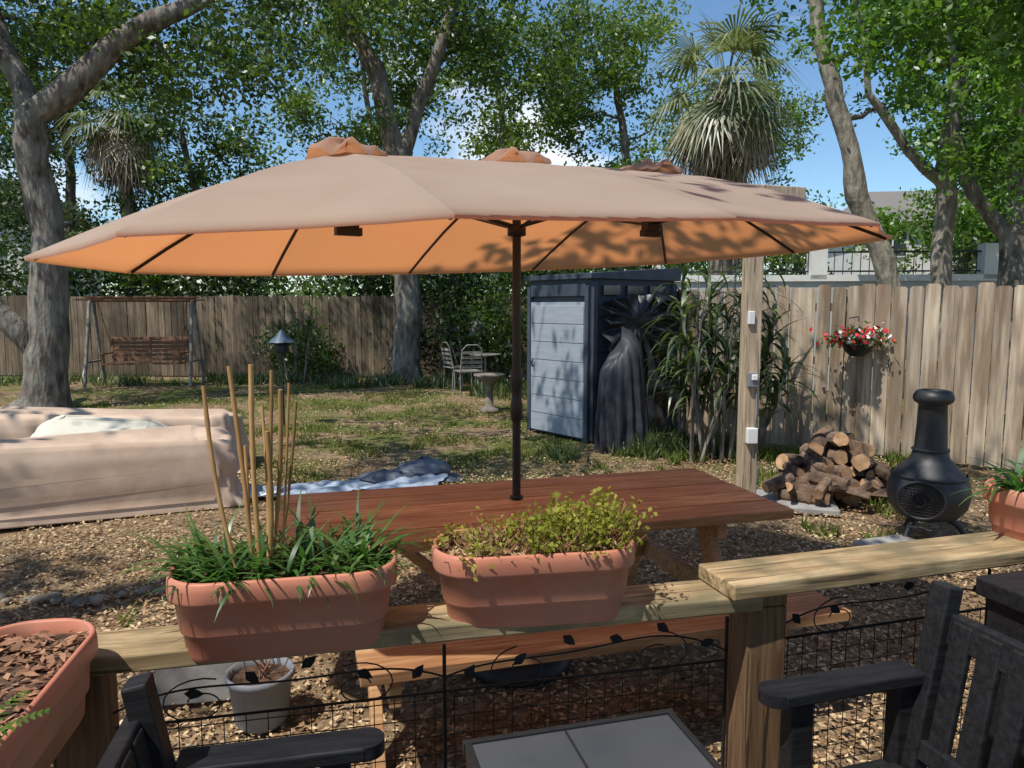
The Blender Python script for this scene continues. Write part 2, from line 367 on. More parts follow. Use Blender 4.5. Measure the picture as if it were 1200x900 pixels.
grass('grass',[(-2.6,11,4.8,4.5,40000,.040),(-1.2,8.3,2.6,1.9,12000,.038),(1.6,7.7,1.0,.55,3500,.10),(2.6,6.7,.5,.5,900,.1),(3.2,5.7,.5,.3,700,.08),
   (-2.6,3.4,.8,.4,600,.08),(-6.5,9.5,3,3,8000,.04),(3.4,7.6,1.2,.5,1500,.10),(2.5,5.2,.4,.3,400,.07)])
grass('ground_cover_plants',[(-9,15.8,5,.8,4500,.2),(-2.5,15.5,3.5,.9,4500,.22),(.3,14,1.3,1.2,2500,.25),(2.0,8.1,.7,.4,1800,.22),(1.3,7.7,.9,.35,1600,.16)],'strapleaf')

# ---------------------------------------------------------------- fences
def fence(name,path,h,mat,seed=1):
    rnd=random.Random(seed); mb=MB()
    for (a,b) in zip(path[:-1],path[1:]):
        a=Vector((*a,0));b=Vector((*b,0)); d=(b-a); L=d.length; d.normalize(); n=Vector((-d.y,d.x,0)); k=int(L/.148); ang=math.atan2(d.y,d.x)
        for i in range(k):
            c=a+d*(i+.5)*L/k; hh=h+rnd.uniform(-.025,.02); wv=.0695+rnd.uniform(-.003,.003); th=.009; off=n*rnd.uniform(-.008,.008)
            tl=rnd.gauss(0,.004)
            pr=[(-wv,0),(wv,0),(wv,hh-.025),(wv-.02,hh),(-wv+.02,hh),(-wv,hh-.025)]
            fr=[c+off+d*(x+tl*z)+n*th+Vector((0,0,z)) for x,z in pr]; bk=[c+off+d*(x+tl*z)-n*th+Vector((0,0,z)) for x,z in pr]
            mb.add(fr+bk,[(0,1,2,3,4,5),(11,10,9,8,7,6)]+[(j,j+6,(j+1)%6+6,(j+1)%6) for j in range(6)],0)
        for z in (.35,1.0,1.6):
            c=(a+b)/2+n*.04+Vector((0,0,z))
            mb.box(c,(L,.04,.09),0,(0,0,ang))
        m=int(L/2.4)+1
        for i in range(m+1):
            c=a+d*(L*i/m)+n*.11+Vector((0,0,.9)); mb.box(c,(.09,.09,1.8),0,(0,0,ang))
    return mb.build(name,[mat])
fence('wooden_fence',[(6.6,6.0),(2.2,9.25)][::-1],1.83,'fence',3)
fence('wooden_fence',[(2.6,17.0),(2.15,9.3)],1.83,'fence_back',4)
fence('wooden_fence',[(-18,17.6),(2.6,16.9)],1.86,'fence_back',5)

# ---------------------------------------------------------------- picnic table
mb=MB(); L=2.1
for i in range(5): mb.box((0,-.34+i*.17+0,.73),(L+random.uniform(-.01,.01),.159,.04))
mb.box((.13,-.66,.43),(1.84,.24,.04)); mb.box((0,.66,.43),(L,.24,.04))
for sx in(-.72,.72):
    mb.box((sx,0,.685),(.04,.8,.085)); mb.box((sx+.0415*1,0,.36),(.04,1.52,.09))
    for sy in(-1,1):
        mb.box((sx,sy*.42,.345),(.042,.09,.80),0,(sy*R(26),0,0))
    mb.box((sx*.62,0,.50),(.45,.07,.04),0,(0,(-1 if sx<0 else 1)*R(-42),0))
mb.build('picnic_table',['tablewood'],(.072,3.175,0),R(15.8),.004)

# ---------------------------------------------------------------- umbrella
def umbrella():
    e=empty('patio_umbrella',(.02,3.22,0)); e.rotation_euler=(0,0,R(30))
    rim=[(-1.78,0),(-1.55,-.72),(-.85,-1.16),(0,-1.24),(.78,-1.16),(1.5,-.74),(1.78,0),(1.5,.74),(.78,1.16),(0,1.24),(-.78,1.16),(-1.46,.74)]
    H={-1:Vector((-.74,0,2.175)),0:Vector((0,0,2.215)),1:Vector((.74,0,2.240))}
    hub=[-1,-1,-1,0,1,1,1,1,1,0,-1,-1]
    def ribp(i,u):
        a=H[hub[i]]; s,w=rim[i]; b=Vector((s,w,1.830+.042*s-.024*w)); p=a.lerp(b,u); p.z+=.035*math.sin(math.pi*u); return p
    c=MB(); nu,nv=14,10
    for i in range(12):
        j=(i+1)%12; vs=[]
        for a in range(nu+2):
            u=min(a/nu,1)
            for b in range(nv+1):
                v=b/nv; p=ribp(i,u).lerp(ribp(j,u),v)
                hb=H[hub[i]].lerp(H[hub[j]],v); s=math.sin(math.pi*v)
                p.z-=.016*s*math.sin(math.pi*min(u,.95))
                q=(hb-p); q.z=0
                p+=q*(.018*s*u)
                p.z+=.005*noise.noise(p*6)*(1-u*.5)
                if a>nu: p.z-=.012; p+=q*.004
                vs.append(p)
        c.add(vs,[(a*(nv+1)+b,(a+1)*(nv+1)+b,(a+1)*(nv+1)+b+1,a*(nv+1)+b+1) for a in range(nu+1) for b in range(nv)],0,True)
    c.build('canopy',['canopy'],parent=e)
    v=MB()
    for k,h in H.items():
        rs=[]; n=48
        for rr,dz in ((.140,-.010),(.136,.004),(.09,.022),(.04,.032),(.008,.036)):
            w=lambda q:noise.noise(Vector((math.cos(2*math.pi*q/n)*2.2,math.sin(2*math.pi*q/n)*2.2,k*7)))
            rs.append([Vector((h.x+rr*1.1*math.cos(2*math.pi*q/n)*(1+.15*w(q)),rr*math.sin(2*math.pi*q/n)*(1+.15*w(q)),h.z+.0+dz+(.05*w(q+3) if rr>.1 else .03*w(q+9)))) for q in range(n)])
        v.loft(rs,0,False,True)
    v.build('vent_caps',['ventcloth'],parent=e)
    p=MB()
    p.tube([(0,0,0.03),(0,0,2.19)],.0185,0,14)
    p.lathe([(.019,1.10),(.027,1.12),(.027,1.18),(.022,1.2),(.022,1.24),(.028,1.26),(.028,1.32),(.019,1.34)],(0,0,0),0,16)
    p.lathe([(.02,.756),(.03,.756),(.03,.765),(.019,.77)],(0,0,0),0,16)
    p.lathe([(.25,0.005),(.25,.05),(.2,.08),(.035,.1),(.035,.35),(.02,.36)],(0,0,0),0,24)
    p.lathe([(.02,1.90),(.04,1.905),(.04,1.94),(.02,1.95)],(0,0,0),0,16)
    for k in(-1,1):
        h=H[k]; zz=h.z
        p.tube([(0,0,1.94),(h.x*.5,0,(1.94+zz-.12)/2+.02),(h.x,0,zz-.10)],.009,0,6)
        p.box((h.x,0,zz-.25),(.07,.05,.05)); p.tube([(h.x,0,zz-.27),(h.x,0,zz)],.014,0,8)
        p.box((h.x*1.0,0,zz-.29),(.10,.035,.03))
    for i in range(12):
        pts=[ribp(i,u)-Vector((0,0,.018)) for u in (0,.2,.4,.6,.8,.975)]
        p.tube(pts,.0075,0,6)
        h=H[hub[i]]; zc=h.z-.25 if hub[i] else 1.93
        p.tube([(h.x,0,zc),ribp(i,.42)-Vector((0,0,.03))],.006,0,6)
    p.build('pole_and_ribs',['black'],parent=e)
umbrella()

# ---------------------------------------------------------------- deck rail
e=empty('deck_railing')
A=Vector((-1.02,1.50)); B=Vector((.62,1.865)); Cc=Vector((2.6,2.45))
for nm,a,b,z,wd in (('rail_left',A,B,.878,.14),('rail_right',Vector((.52,1.83)),Cc,.921,.17)):
    d=b-a; m=MB(); m.box((0,0,-.0205),(d.length,wd,.041))
    m.build(nm,['railwood'],((a.x+b.x)/2,(a.y+b.y)/2,z),math.atan2(d.y,d.x),.005,e)
d=A-Vector((-.80,.2)); m=MB(); m.box((0,0,-.0205),(d.length,.14,.041)); c=(A+Vector((-.80,.2)))/2
m.build('rail_side',['railwood'],(c.x-.04,c.y-.09,.80),math.atan2(d.y,d.x),.005,e)
m=MB()
for (x,y,zt) in ((.645,1.872,.836),(-.93,1.53,.835),(2.2,2.34,.88)):
    m.box((x,y,zt/2),(.105,.105,zt),0,(0,0,R(14)))
m.box((.645,1.872,.858),(.105,.105,.04),0,(0,0,R(14)))
m.build('posts',['railpost'],parent=e,bevel=.004)

def wire_panels():
    m=MB(); 
    def run(a,b,zt):
        a=Vector(a);b=Vector(b); d=b-a; L=d.length; n=int(L/.048)
        for i in range(n+1):
            p=a+d*i/n; m.tube([(p.x,p.y,.1),(p.x,p.y,zt)],.0014,0,4,False)
        for z in [.12+.048*k for k in range(int((zt-.12)/.048)+1)]:
            m.tube([(a.x,a.y,z),(b.x,b.y,z)],.0014,0,4,False)
        m.tube([(a.x,a.y,zt),(b.x,b.y,zt)],.0035,0,6)
        k=max(1,round(L/.62))
        for i in range(k+1):
            p=a+d*i/k; m.tube([(p.x,p.y,.05),(p.x,p.y,zt+.12)],.005,0,6)
        un=d.normalized()
        for i in range(k):
            o=a+d*i/k; w=L/k
            pts=[]; ph=random.uniform(0,3)
            for q in range(25):
                t=q/24; pp=o+un*(w*t); pts.append((pp.x,pp.y-.012,zt+.0+.10*math.sin(math.pi*t*.9+ph*.1)+.025*math.sin(7*t+ph)))
            m.tube(pts,.0026,0,5)
            for sgn,c0 in ((1,.26),(-1,.74)):
                pts=[]
                for q in range(26):
                    t=q/25; aa=t*8+ph; r=.06*(1-t*.75)
                    pp=o+un*(w*c0+sgn*r*math.cos(aa)*1.5); pts.append((pp.x,pp.y-.016,zt+.045+r*math.sin(aa)))
                m.tube(pts,.0019,0,5)
            for q in range(6):
                t=(q+.5)/6; pp=o+un*(w*t); zz=zt+.035+.09*math.sin(math.pi*t)+random.uniform(-.03,.03); L2=.04; an=random.uniform(-1,1)
                dx=un*math.cos(an)*L2; dz=math.sin(an)*L2; sx=un*(-math.sin(an))*L2*.33; sz=math.cos(an)*L2*.33
                P0=Vector((pp.x,pp.y-.02,zz)); D=Vector((dx.x,dx.y,dz)); S=Vector((sx.x,sx.y,sz))
                m.add([P0-D*.5,P0+S-D*.1,P0+S*.7+D*.25,P0+D*.6,P0-S*.7+D*.25,P0-S-D*.1],[(0,1,2,3,4,5)],0)
    run((-.90,1.56),(.57,1.885),.665); run((.71,1.93),(2.15,2.36),.70)
    m.build('wire_garden_fence',['black'])
wire_panels()

# ---------------------------------------------------------------- planters
def planter(name,loc,rz,fill,scale=1.0,length=.49):
    e=empty(name,loc); e.rotation_euler=(0,0,rz); e.scale=(scale,)*3
    m=MB(); Lx=length; W=.235
    prof=[(-.085,-.075,0,.05),(-.07,-.062,.012,.06),(-.058,-.053,.055,.07),(-.049,-.044,.060,.07),(-.046,-.042,.064,.07),(-.028,-.028,.128,.085),(-.006,-.006,.134,.09),(-.001,-.001,.142,.095),(0,0,.165,.1),(-.003,-.003,.180,.1),(-.012,-.012,.185,.1),(-.024,-.024,.180,.09),(-.030,-.030,.150,.085)]
    rings=[rrect(Lx+a*1.0,W+b*1.0,r,z) for a,b,z,r in prof]
    m.loft(rings,0,True,False)
    vs=[Vector((p.x,p.y,.155)) for p in rrect(Lx-.028,W-.028,.085,.15)]; c=[Vector((p.x*.5,p.y*.5,.165)) for p in vs]
    m.loft([vs,c],1,False,True)
    m.build('pot',['terra','soil'],parent=e)
    fill(e,Lx,W); return e
def fill_liriope(e,Lx,W):
    m=MB()
    for _ in range(400):
        x=random.uniform(-.21,.21); y=random.uniform(-.07,.085); az=random.uniform(0,2*math.pi)
        if random.random()<.5: az=math.atan2(y*2,x)+random.gauss(0,.8)
        ln=random.uniform(.10,.22)*(.75 if math.sin(az)<-.3 else 1)
        m.strap((x,y,.15),az,random.uniform(.5,1.4),ln,random.uniform(.008,.015),0,random.uniform(.8,2.1),7,random.gauss(0,.4))
    m.build('leaves',['liriope'],parent=e)
    b=MB()
    tops=[(-.16,.01,.58,.0046),(-.11,.03,.62,.0050),(-.06,.0,.625,.0056),(-.045,.04,.53,.0035),(-.02,.02,.61,.0042),(.0,-.01,.57,.0050),(.015,.03,.58,.0028),(-.085,.05,.44,.004),(.03,.02,.54,.0033),(-.03,-.01,.48,.0056)]
    for i,(tx,ty,tz,r) in enumerate(tops):
        top=Vector((tx,ty,tz)); bs=Vector((-.03+tx*.45+random.uniform(-.015,.015),random.uniform(-.02,.03),.12)); pts=[];rr=[]
        bend=Vector((random.gauss(0,.006),0,0))
        for q in range(25):
            t=q/24; pts.append(bs.lerp(top,t)+bend*math.sin(math.pi*t)); rr.append(r*(1.22 if q%5==0 else 1))
        b.tube(pts,rr,0,7)
    b.build('bamboo_stakes',['bamboo'],parent=e)
def fill_yellow(e,Lx,W):
    m=MB(); C=[]
    for _ in range(460):
        x=random.uniform(-.215,.215); y=random.uniform(-.085,.085); az=random.uniform(0,6.28)
        g=max(0,min(1,(x+.12)/.2))
        h=random.uniform(.02,.055)+ .075*g*random.random(); top=Vector((x+.05*math.cos(az),y+.05*math.sin(az),.15+h))
        m.tube([(x,y,.145),((x+top.x)/2,(y+top.y)/2,.15+h*.6),top],.0013,0,4,False)
        if random.random()<.15+.7*g:
            n=random.randint(6,14)
            for _ in range(n): C.append((top.x+random.gauss(0,.014),top.y+random.gauss(0,.013),top.z+random.gauss(-.005,.012)))
    m.build('dry_stems',['drystem'],parent=e)
    leafcloud('leaves',C,.015,'yellowgreen',e,.8,.6)
    leafcloud('dead_leaves',[(random.uniform(-.21,.21),random.uniform(-.085,.085),random.uniform(.155,.185)) for _ in range(1300)],.02,'chips',e,.8,.5)
def fill_mulch(e,Lx,W):
    leafcloud('mulch',[(random.uniform(-.24,.24)*Lx/.55,random.uniform(-.09,.09),random.uniform(.15,.172)) for _ in range(900)],.028,'drystem',e,.8,.4,True)
    m=MB()
    for k in range(7):
        az=random.uniform(0,6.28); p=Vector((-.2,-.05,.15))
        for q in range(14):
            t=q/14; c=p+Vector((math.cos(az)*.13*t,math.sin(az)*.13*t,.12*t-.06*t*t))
            for s in(-1,1): m.strap(c,az+s*1.2,.2,.035*(1-t*.7),.008,0,.5,3)
    m.build('fern',['leaf_bright'],parent=e)
def fill_spider(e,Lx,W):
    m=MB()
    for _ in range(110):
        az=random.uniform(0,6.28); m.strap((random.uniform(-.18,.15),random.uniform(-.05,.05),.15),az,random.uniform(.4,1.4),random.uniform(.14,.28),random.uniform(.014,.024),0,random.uniform(.6,1.8),6)
    m.build('leaves',['liriope'],parent=e)
planter('terracotta_planter',(-.505,1.605,.852),R(12),fill_liriope)
planter('terracotta_planter',(.052,1.745,.856),R(9),fill_yellow)
planter('terracotta_planter',(-.905,1.20,.775),R(101),fill_mulch,1.0,.56)
planter('terracotta_planter',(1.68,2.20,.885),R(16),fill_spider)

# ---------------------------------------------------------------- chairs
def chair(name,loc,rz,d=.27,w=.28,top=.83):
    m=MB()
    for s in(-1,1):
        y=s*w
        m.box((0,y,.615),(2*d+.06,.080,.030)); m.lathe([(.0385,-.0145),(.0385,.0145)],(d+.03,y,.615),0,20)
        m.box((d-.03,y,.299),(.06,.045,.598)); m.box((-d+.0,y,.299),(.06,.045,.598)); m.box((0,y,.36),(2*d-.07,.03,.07))
        m.box((-d-.045,y-s*.03,.45+(top-.45)/2),(.045,.055,top-.30),0,(0,R(-10),0))
    for i in range(5): m.box((-d+.06+i*2*(d-.03)/4.4,0,.40),(2*(d-.03)/4.4-.012,2*w-.05,.022))
    for i in range(6): m.box((-d-.05,-w+.09+i*(2*w-.18)/5,.45+(top-.45)/2),(.018,.055,top-.45),0,(0,R(-10),0))
    m.box((-d-.085,0,top-.03),(.035,2*w+.02,.075),0,(0,R(-10),0)); m.box((-d-.015,0,.45),(.03,2*w-.08,.05),0,(0,R(-10),0))
    return m.build(name,['chair'],loc,rz,.005)
chair('patio_armchair',(.87,1.40,.1),R(196),.165,.28,.77)
chair('patio_armchair',(-.42,1.13,.1),R(12),.15,.26,.74)
m=MB()
m.box((0,0,.56),(.46,.46,.02),1)
for s in(-1,1):
    m.box((0,s*.237,.56),(.494,.014,.03)); m.box((s*.237,0,.56),(.014,.460,.03))
    for q in(-1,1): m.box((s*.225,q*.225,.27),(.03,.03,.54))
m.box((-.02,0,.5715),(.006,.452,.004)); 
m.build('patio_side_table',['black','tabletop'],(.195,1.33,.1),R(15),.003)
m=MB(); m.box((0,0,.38),(.46,.40,.76)); m.box((0,0,.785),(.50,.44,.05)); 
for i in range(4): m.box((0,-.203,.14+i*.17),(.44,.012,.14))
m.build('deck_storage_box',['chair'],(1.50,1.71,.1),R(16),.008)
m=MB()
for i in range(24): m.box((-1.2+i*.143+.3,0,.085),(.138,3.4,.03))
m.box((.7,0,.035),(3.4,3.3,.06)); m.build('deck_floor',['railpost'],(-.1,-.05,0),R(14))
m=MB(); m.box((0,-2.5,2.72),(9,5,.06)); m.box((0,-.02,2.68),(9.05,.04,.18),1)
for x in(-3.6,3.6): m.box((x,-.2,1.35),(.12,.12,2.64),1)
m.build('unseen_shade_roof',['shingle','white'],(0.1,.62,0),R(14))  # roof out of view, added to keep sun off the deck chairs

# ---------------------------------------------------------------- wood post with beam and boxes
m=MB(); m.box((0,0,1.19),(.12,.12,2.38)); m.box((.10,-.02,2.44),(.56,.13,.12),0,(0,0,R(12)))
m.box((-.005,-.075,1.05),(.075,.04,.11),2); m.box((.0,-.08,.62),(.08,.05,.12),1); m.box((-.03,-.07,1.52),(.05,.03,.10),1)
m.box((.0,-.1,1.07),(.045,.02,.045),1); m.tube([(.03,-.07,.98),(.035,-.075,.8),(.02,-.075,.68)],.006,2)
m.tube([(.04,-.07,.55),(.05,-.075,.3),(.05,-.07,.02)],.006,2)
m.build('wooden_post',['postwood','white','greypot'],(1.83,5.68,0),R(6),.006)

# ---------------------------------------------------------------- covered patio furniture
def cover(mb,cx,cy,lx,ly,h,seed,mi=0,dome=0,rz=0,lump=1.0):
    rings=[];n=220
    lev=[(.18,0),(.12,.04),(.06,.12),(.03,.24),(.0,.36),(-.005,.5),(-.01,.62),(-.01,.73),(-.02,.82),(-.045,.90),(-.085,.96),(-.15,.99),(-.23,1.0),(-.32,1.0),(-.42,1.0),(-.55,1.0)]
    for k in range(1,6): lev.append((-.55-(min(lx,ly)-.6)*k/5,1.0))
    for off,zf in lev:
        r=.16+max(0,-off*.1)
        sx=max(lx+off,.03*1);sy=max(ly+off,.02)
        ring=rrect(sx,sy,r,zf*h,n)
        out=[]
        for i,p in enumerate(ring):
            q=p.copy()
            fold=noise.noise(Vector((p.x*3.0+seed,p.y*3.0,zf*1.6)))*.8+noise.noise(Vector((p.x*7+zf*2.5,p.y*7+seed,zf*3.5)))*.6+noise.noise(Vector((p.x*16+zf*4,p.y*16+seed,zf*7)))*.3
            top=h*(.10*noise.noise(Vector((p.x*1.6+seed,p.y*1.6,2)))+.05*noise.noise(Vector((p.x*4.5,p.y*4.5,seed))))*lump
            if zf<.95:
                d=Vector((p.x/max(lx,.1),p.y/max(ly,.1),0)); d.normalize(); q+=d*fold*.15*(1.3-zf)
                q.z+=0 if zf==0 else .03*noise.noise(p*5)
            else:
                q.z+=.035*noise.noise(Vector((p.x*9,p.y*9,seed)))+dome*max(0,1-abs(2*p.x/lx))*max(0,1-abs(2*p.y/ly))
            q.z+=top*max(0,zf-.3)*2.2
            c,s=math.cos(rz),math.sin(rz); out.append(Vector((cx+q.x*c-q.y*s,cy+q.x*s+q.y*c,max(q.z,0))))
        rings.append(out)
    mb.loft(rings,mi,False,True)
m=MB()
cover(m,-3.40,5.70,2.3,.66,.56,1,0,.03,R(24),1.7)
cover(m,-4.0,7.20,2.5,.75,.55,5,0,.05,R(8),1.8)
m.build('covered_patio_sofa',['cover'])
m=MB(); cover(m,-3.58,6.45,1.2,.5,.55,9,0,.14,R(14),1.2); m.build('covered_patio_table',['coverlight'])

def sheet(name,cx,cy,lx,ly,mat,h=.05,rz=0,seed=0):
    m=MB(); nx,ny=60,30; vs=[]
    for j in range(ny+1):
        for i in range(nx+1):
            x=(i/nx-.5)*lx;y=(j/ny-.5)*ly
            z=.015+h*abs(noise.noise(Vector((x*2.5,y*5,seed))))+h*.6*abs(noise.noise(Vector((x*8,y*9,seed))))
            x+=.12*noise.noise(Vector((x*2,y*4,seed)));y+=.2*noise.noise(Vector((x*1.8,seed,y)))
            vs.append((x,y,z))
    m.add(vs,[(j*(nx+1)+i,j*(nx+1)+i+1,(j+1)*(nx+1)+i+1,(j+1)*(nx+1)+i) for j in range(ny) for i in range(nx)],0,True)
    return m.build(name,[mat],(cx,cy,0),rz)
sheet('plastic_sheet',-1.45,6.35,1.7,.45,'tarpblue',.07,R(12),2)
m=MB(); cover(m,-.85,6.85,.55,.35,.12,3,0,.08,R(20)); cover(m,-1.15,6.65,.4,.25,.08,6,0,.05,R(0)); m.build('crumpled_tarp',['tarpmid'])
sheet('white_cloth',-2.15,6.1,.3,.22,'white',.1,0,5)

# ---------------------------------------------------------------- shed
def shed():
    e=empty('garden_shed',(.92,8.62,0)); th=math.atan2(.88,-.68)
    m=MB(); e.rotation_euler=(0,0,th)
    W=1.12;D=-1.45
    m.box((W/2,D/2,.98),(W,-D,1.92),1)
    m.add([(-.06,.06,1.93),(W+.06,.06,1.93),(W+.06,D-.06,1.93),(-.06,D-.06,1.93),(-.06,.06,1.99),(W+.06,.06,1.99),(W+.06,D-.06,2.10),(-.06,D-.06,2.10)],[(0,1,2,3),(7,6,5,4),(0,4,5,1),(2,6,7,3),(1,5,6,2),(0,3,7,4)],1)
    m.box((W/2,.022,.86),(W-.1,.03,1.60),0)
    for i in range(7): m.box((W/2,.042,.16+i*.225),(W-.16,.016,.218),0,(R(1.0),0,0))
    for x in(.03,W-.03): m.box((x,.03,.93),(.06,.05,1.84),1)
    m.box((W/2,.03,1.80),(W-.12,.03,.14),1)
    m.tube([(W-.14,.075,.85),(W-.14,.09,.9),(W-.14,.075,.95)],.012,2)
    for i in range(8): m.box((-.012,D/2,.15+i*.205),(.02,-D-.14,.195),1,(0,R(2),0))
    for y in(-.03,D+.03): m.box((-.02,y,.96),(.05,.07,1.86),1)
    for i in range(3): m.box((-.03,-.30-i*.40,1.80),(.02,.28,.12),2)
    m.build('shed_body',['greyplastic','sheddark','glassdark'],parent=e,bevel=.004)
shed()
def drape(name,c,rz,W,H,mat,seed,tie=(.35,.8),amp=1.0):
    m=MB(); nx,nz=110,60; vs=[]
    for j in range(nz+1):
        for i in range(nx+1):
            u=i/nx;v=j/nz; x=(u-.5)*W; z=v*H
            edge=.14*noise.noise(Vector((u*5,seed,0)))
            if j==0: z+=abs(edge)
            if j>nz*.8: z-=(v-.8)*5*(.16*abs(noise.noise(Vector((u*3.3,seed,4))))+.12*(2*u-1)**2)
            dx=u-tie[0];dz=(v-tie[1])*H/W; a=math.atan2(dz,dx); r=math.hypot(dx,dz)
            y=-.03-amp*.06*min(1,r*3)*math.sin(a*16+3*noise.noise(Vector((dx*3,dz*3,seed))))-.12*(1-v)*(1+noise.noise(Vector((x*3,z*1.5,seed))))+.045*noise.noise(Vector((x*7,z*7,seed)))
            x+=.14*noise.noise(Vector((v*3,seed,u*.3)))*(1 if u>.5 else -1)*abs(u-.5)*2
            vs.append((x,y,z))
    m.add(vs,[(j*(nx+1)+i,j*(nx+1)+i+1,(j+1)*(nx+1)+i+1,(j+1)*(nx+1)+i) for j in range(nz) for i in range(nx)],0,True)
    return m.build(name,[mat],c,rz)
drape('black_tarp',(1.62,8.98,.12),R(37.7),1.45,1.66,'tarpdark',3)
m=MB(); rings=[]; n=200; rows=34
for k in range(rows+1):
    t=k/rows; z=1.22*t; ring=[]
    for i in range(n):
        a=2*math.pi*i/n
        lx=.30-.07*t; ly=.20-.05*t
        cap=math.sqrt(max(0,1-max(0,(t-.78)/.22)**2)) if t>.78 else 1
        f=1+.13*(1.15-t)*math.sin(a*15+2.0*noise.noise(Vector((math.cos(a)*1.2,math.sin(a)*1.2,z*.9))))+.14*noise.noise(Vector((math.cos(a)*1.6,math.sin(a)*1.6,z*1.2)))+.06*noise.noise(Vector((math.cos(a)*6,math.sin(a)*6,z*6)))
        x=lx*math.cos(a)*f*cap+.02-.06*t; y=ly*math.sin(a)*f*cap
        zz=z*(1+.14*math.cos(a-.2)*t)
        ring.append(Vector((x,y,max(0.0,zz))))
    rings.append(ring)
m.loft(rings,0,False,True)
m.tube([(.30,-.05,.06),(.30,.05,.06)],.06,1,14); m.tube([(-.2,-.12,.06),(-.2,-.04,.06)],.06,1,14)
m.build('covered_grill',['tarpgrey','black'],(1.25,8.2,0),R(15))

# ---------------------------------------------------------------- wood pile
m=MB(); rnd=random.Random(5)
def log(c,ax,L,r):
    ax=Vector(ax).normalized(); b=ax.orthogonal().normalized(); d=ax.cross(b); n=12; ang=rnd.uniform(0,6.28)
    split=rnd.random()<.6; prof=[]
    for k in range(n):
        a=2*math.pi*k/n; rr=r*rnd.uniform(.86,1.1)
        x=rr*math.cos(a);y=rr*math.sin(a)
        if split and y<-.15*r: y=-.15*r
        prof.append((x*math.cos(ang)-y*math.sin(ang),x*math.sin(ang)+y*math.cos(ang)))
    c=Vector(c); rg=[[c+ax*(t*L)+b*x*s+d*y*s for x,y in prof] for t,s in ((-.5,.97),(-.48,1),(0,1.04),(.48,1),(.5,.97))]
    m.loft(rg,0,False,False,False); m.add(rg[0],[tuple(range(n))[::-1]],1); m.add(rg[-1],[tuple(range(n))],1)
for row,(cnt,z) in enumerate(((8,.05),(7,.14),(6,.23),(4,.32),(3,.40),(1,.47))):
    for dpt in range(2):
        for i in range(cnt):
            x=(i-(cnt-1)/2)*.125+rnd.gauss(0,.03)
            log((x,dpt*.30+row*.06+rnd.gauss(0,.05),z+rnd.gauss(0,.012)),(rnd.gauss(.0,.55),-1,rnd.gauss(0,.2)),rnd.uniform(.24,.36),rnd.uniform(.04,.075))
for _ in range(18):
    log((rnd.uniform(-.6,.55),rnd.uniform(-.35,-.12),.05+rnd.random()*.15),(rnd.gauss(0,1),-.7,rnd.gauss(0,.3)),rnd.uniform(.18,.32),rnd.uniform(.03,.055))
m.build('firewood_pile',['logbark','logend'],(2.78,6.05,0),R(-8))

# ---------------------------------------------------------------- chiminea
m=MB()
m.lathe([(.10,.13),(.19,.16),(.245,.23),(.262,.31),(.255,.39),(.22,.46),(.165,.52),(.125,.56),(.112,.60),(.108,.62),(.103,.64),(.094,.80),(.089,.93),(.092,.935),(.12,.955),(.128,.975),(.125,1.0),(.105,1.03),(.085,1.035),(.08,1.0)],(0,0,0),0,36,True,True)
for z in(.445,.62): m.lathe([(.235 if z<.5 else .108,z-.012),(.247 if z<.5 else .122,z),(.235 if z<.5 else .108,z+.012)],(0,0,0),0,36,False,False)
for k in range(3):
    a=R(90+120*k); m.tube([(.10*math.cos(a),.10*math.sin(a),.17),(.20*math.cos(a),.20*math.sin(a),.10),(.26*math.cos(a),.26*math.sin(a),.0)],[.03,.02,.017],0,8)
dirv=Vector((-.62,-.78,0)).normalized(); sdv=Vector((-dirv.y,dirv.x,0)); cc=Vector((0,0,.31))+dirv*.252
def dp(x,z,o=0): return cc+sdv*x+Vector((0,0,z))+dirv*(o-.9*(x*x+z*z))
m.tube([dp(.145*math.cos(2*math.pi*i/28),.125*math.sin(2*math.pi*i/28),.02) for i in range(29)],.011,0,6)
for k in range(-6,7):
    x=k*.021; h=.12*math.sqrt(max(0,1-(x/.14)**2)); m.tube([dp(x,-h,.016),dp(x,0,.016),dp(x,h,.016)],.0022,1,4)
    z=k*.019; w2=.14*math.sqrt(max(0,1-(z/.125)**2)); m.tube([dp(-w2,z,.016),dp(0,z,.016),dp(w2,z,.016)],.0022,1,4)
m.tube([dp((.07-.0024*i)*math.cos(i*.4),(.07-.0024*i)*math.sin(i*.4),.025) for i in range(26)],.005,1,6)
m.tube([dp(0,-.18,.04),dp(.08,-.19,.04),dp(-.08,-.19,.04)],.008,0,6)
m.build('chiminea',['iron','black'],(2.90,5.05,0),R(0))
m=MB(); m.box((0,0,.015),(.42,.36,.05)); m.build('paving_stone',['concrete'],(2.55,4.75,0),R(20),.01)
m=MB(); m.box((0,0,.01),(.75,.55,.05)); m.build('paving_stone',['concrete'],(2.25,5.95,0),R(-15),.01)

# hanging basket
e=empty('hanging_flower_basket',(3.68,7.88,1.2))
m=MB(); m.lathe([(.07,-.12),(.13,-.06),(.155,.0),(.16,.01),(.14,.01),(.13,-.01)],(0,0,0),0,20); m.tube([(0,.22,.28),(0,0,.30),(0,0,.25)],.006)
m.build('basket',['black'],parent=e)
P=lambda n,s,z:[(random.gauss(0,s*1.25),random.gauss(0,s*.7),z+random.gauss(.02,.045)-.0) for _ in range(n)]
leafcloud('foliage',P(420,.11,.05),.07,'liriope',e); leafcloud('red_flowers',P(260,.12,.07),.05,'redpetal',e,aspect=.9); leafcloud('white_flowers',P(100,.12,.06),.045,'whitepetal',e,aspect=.9)

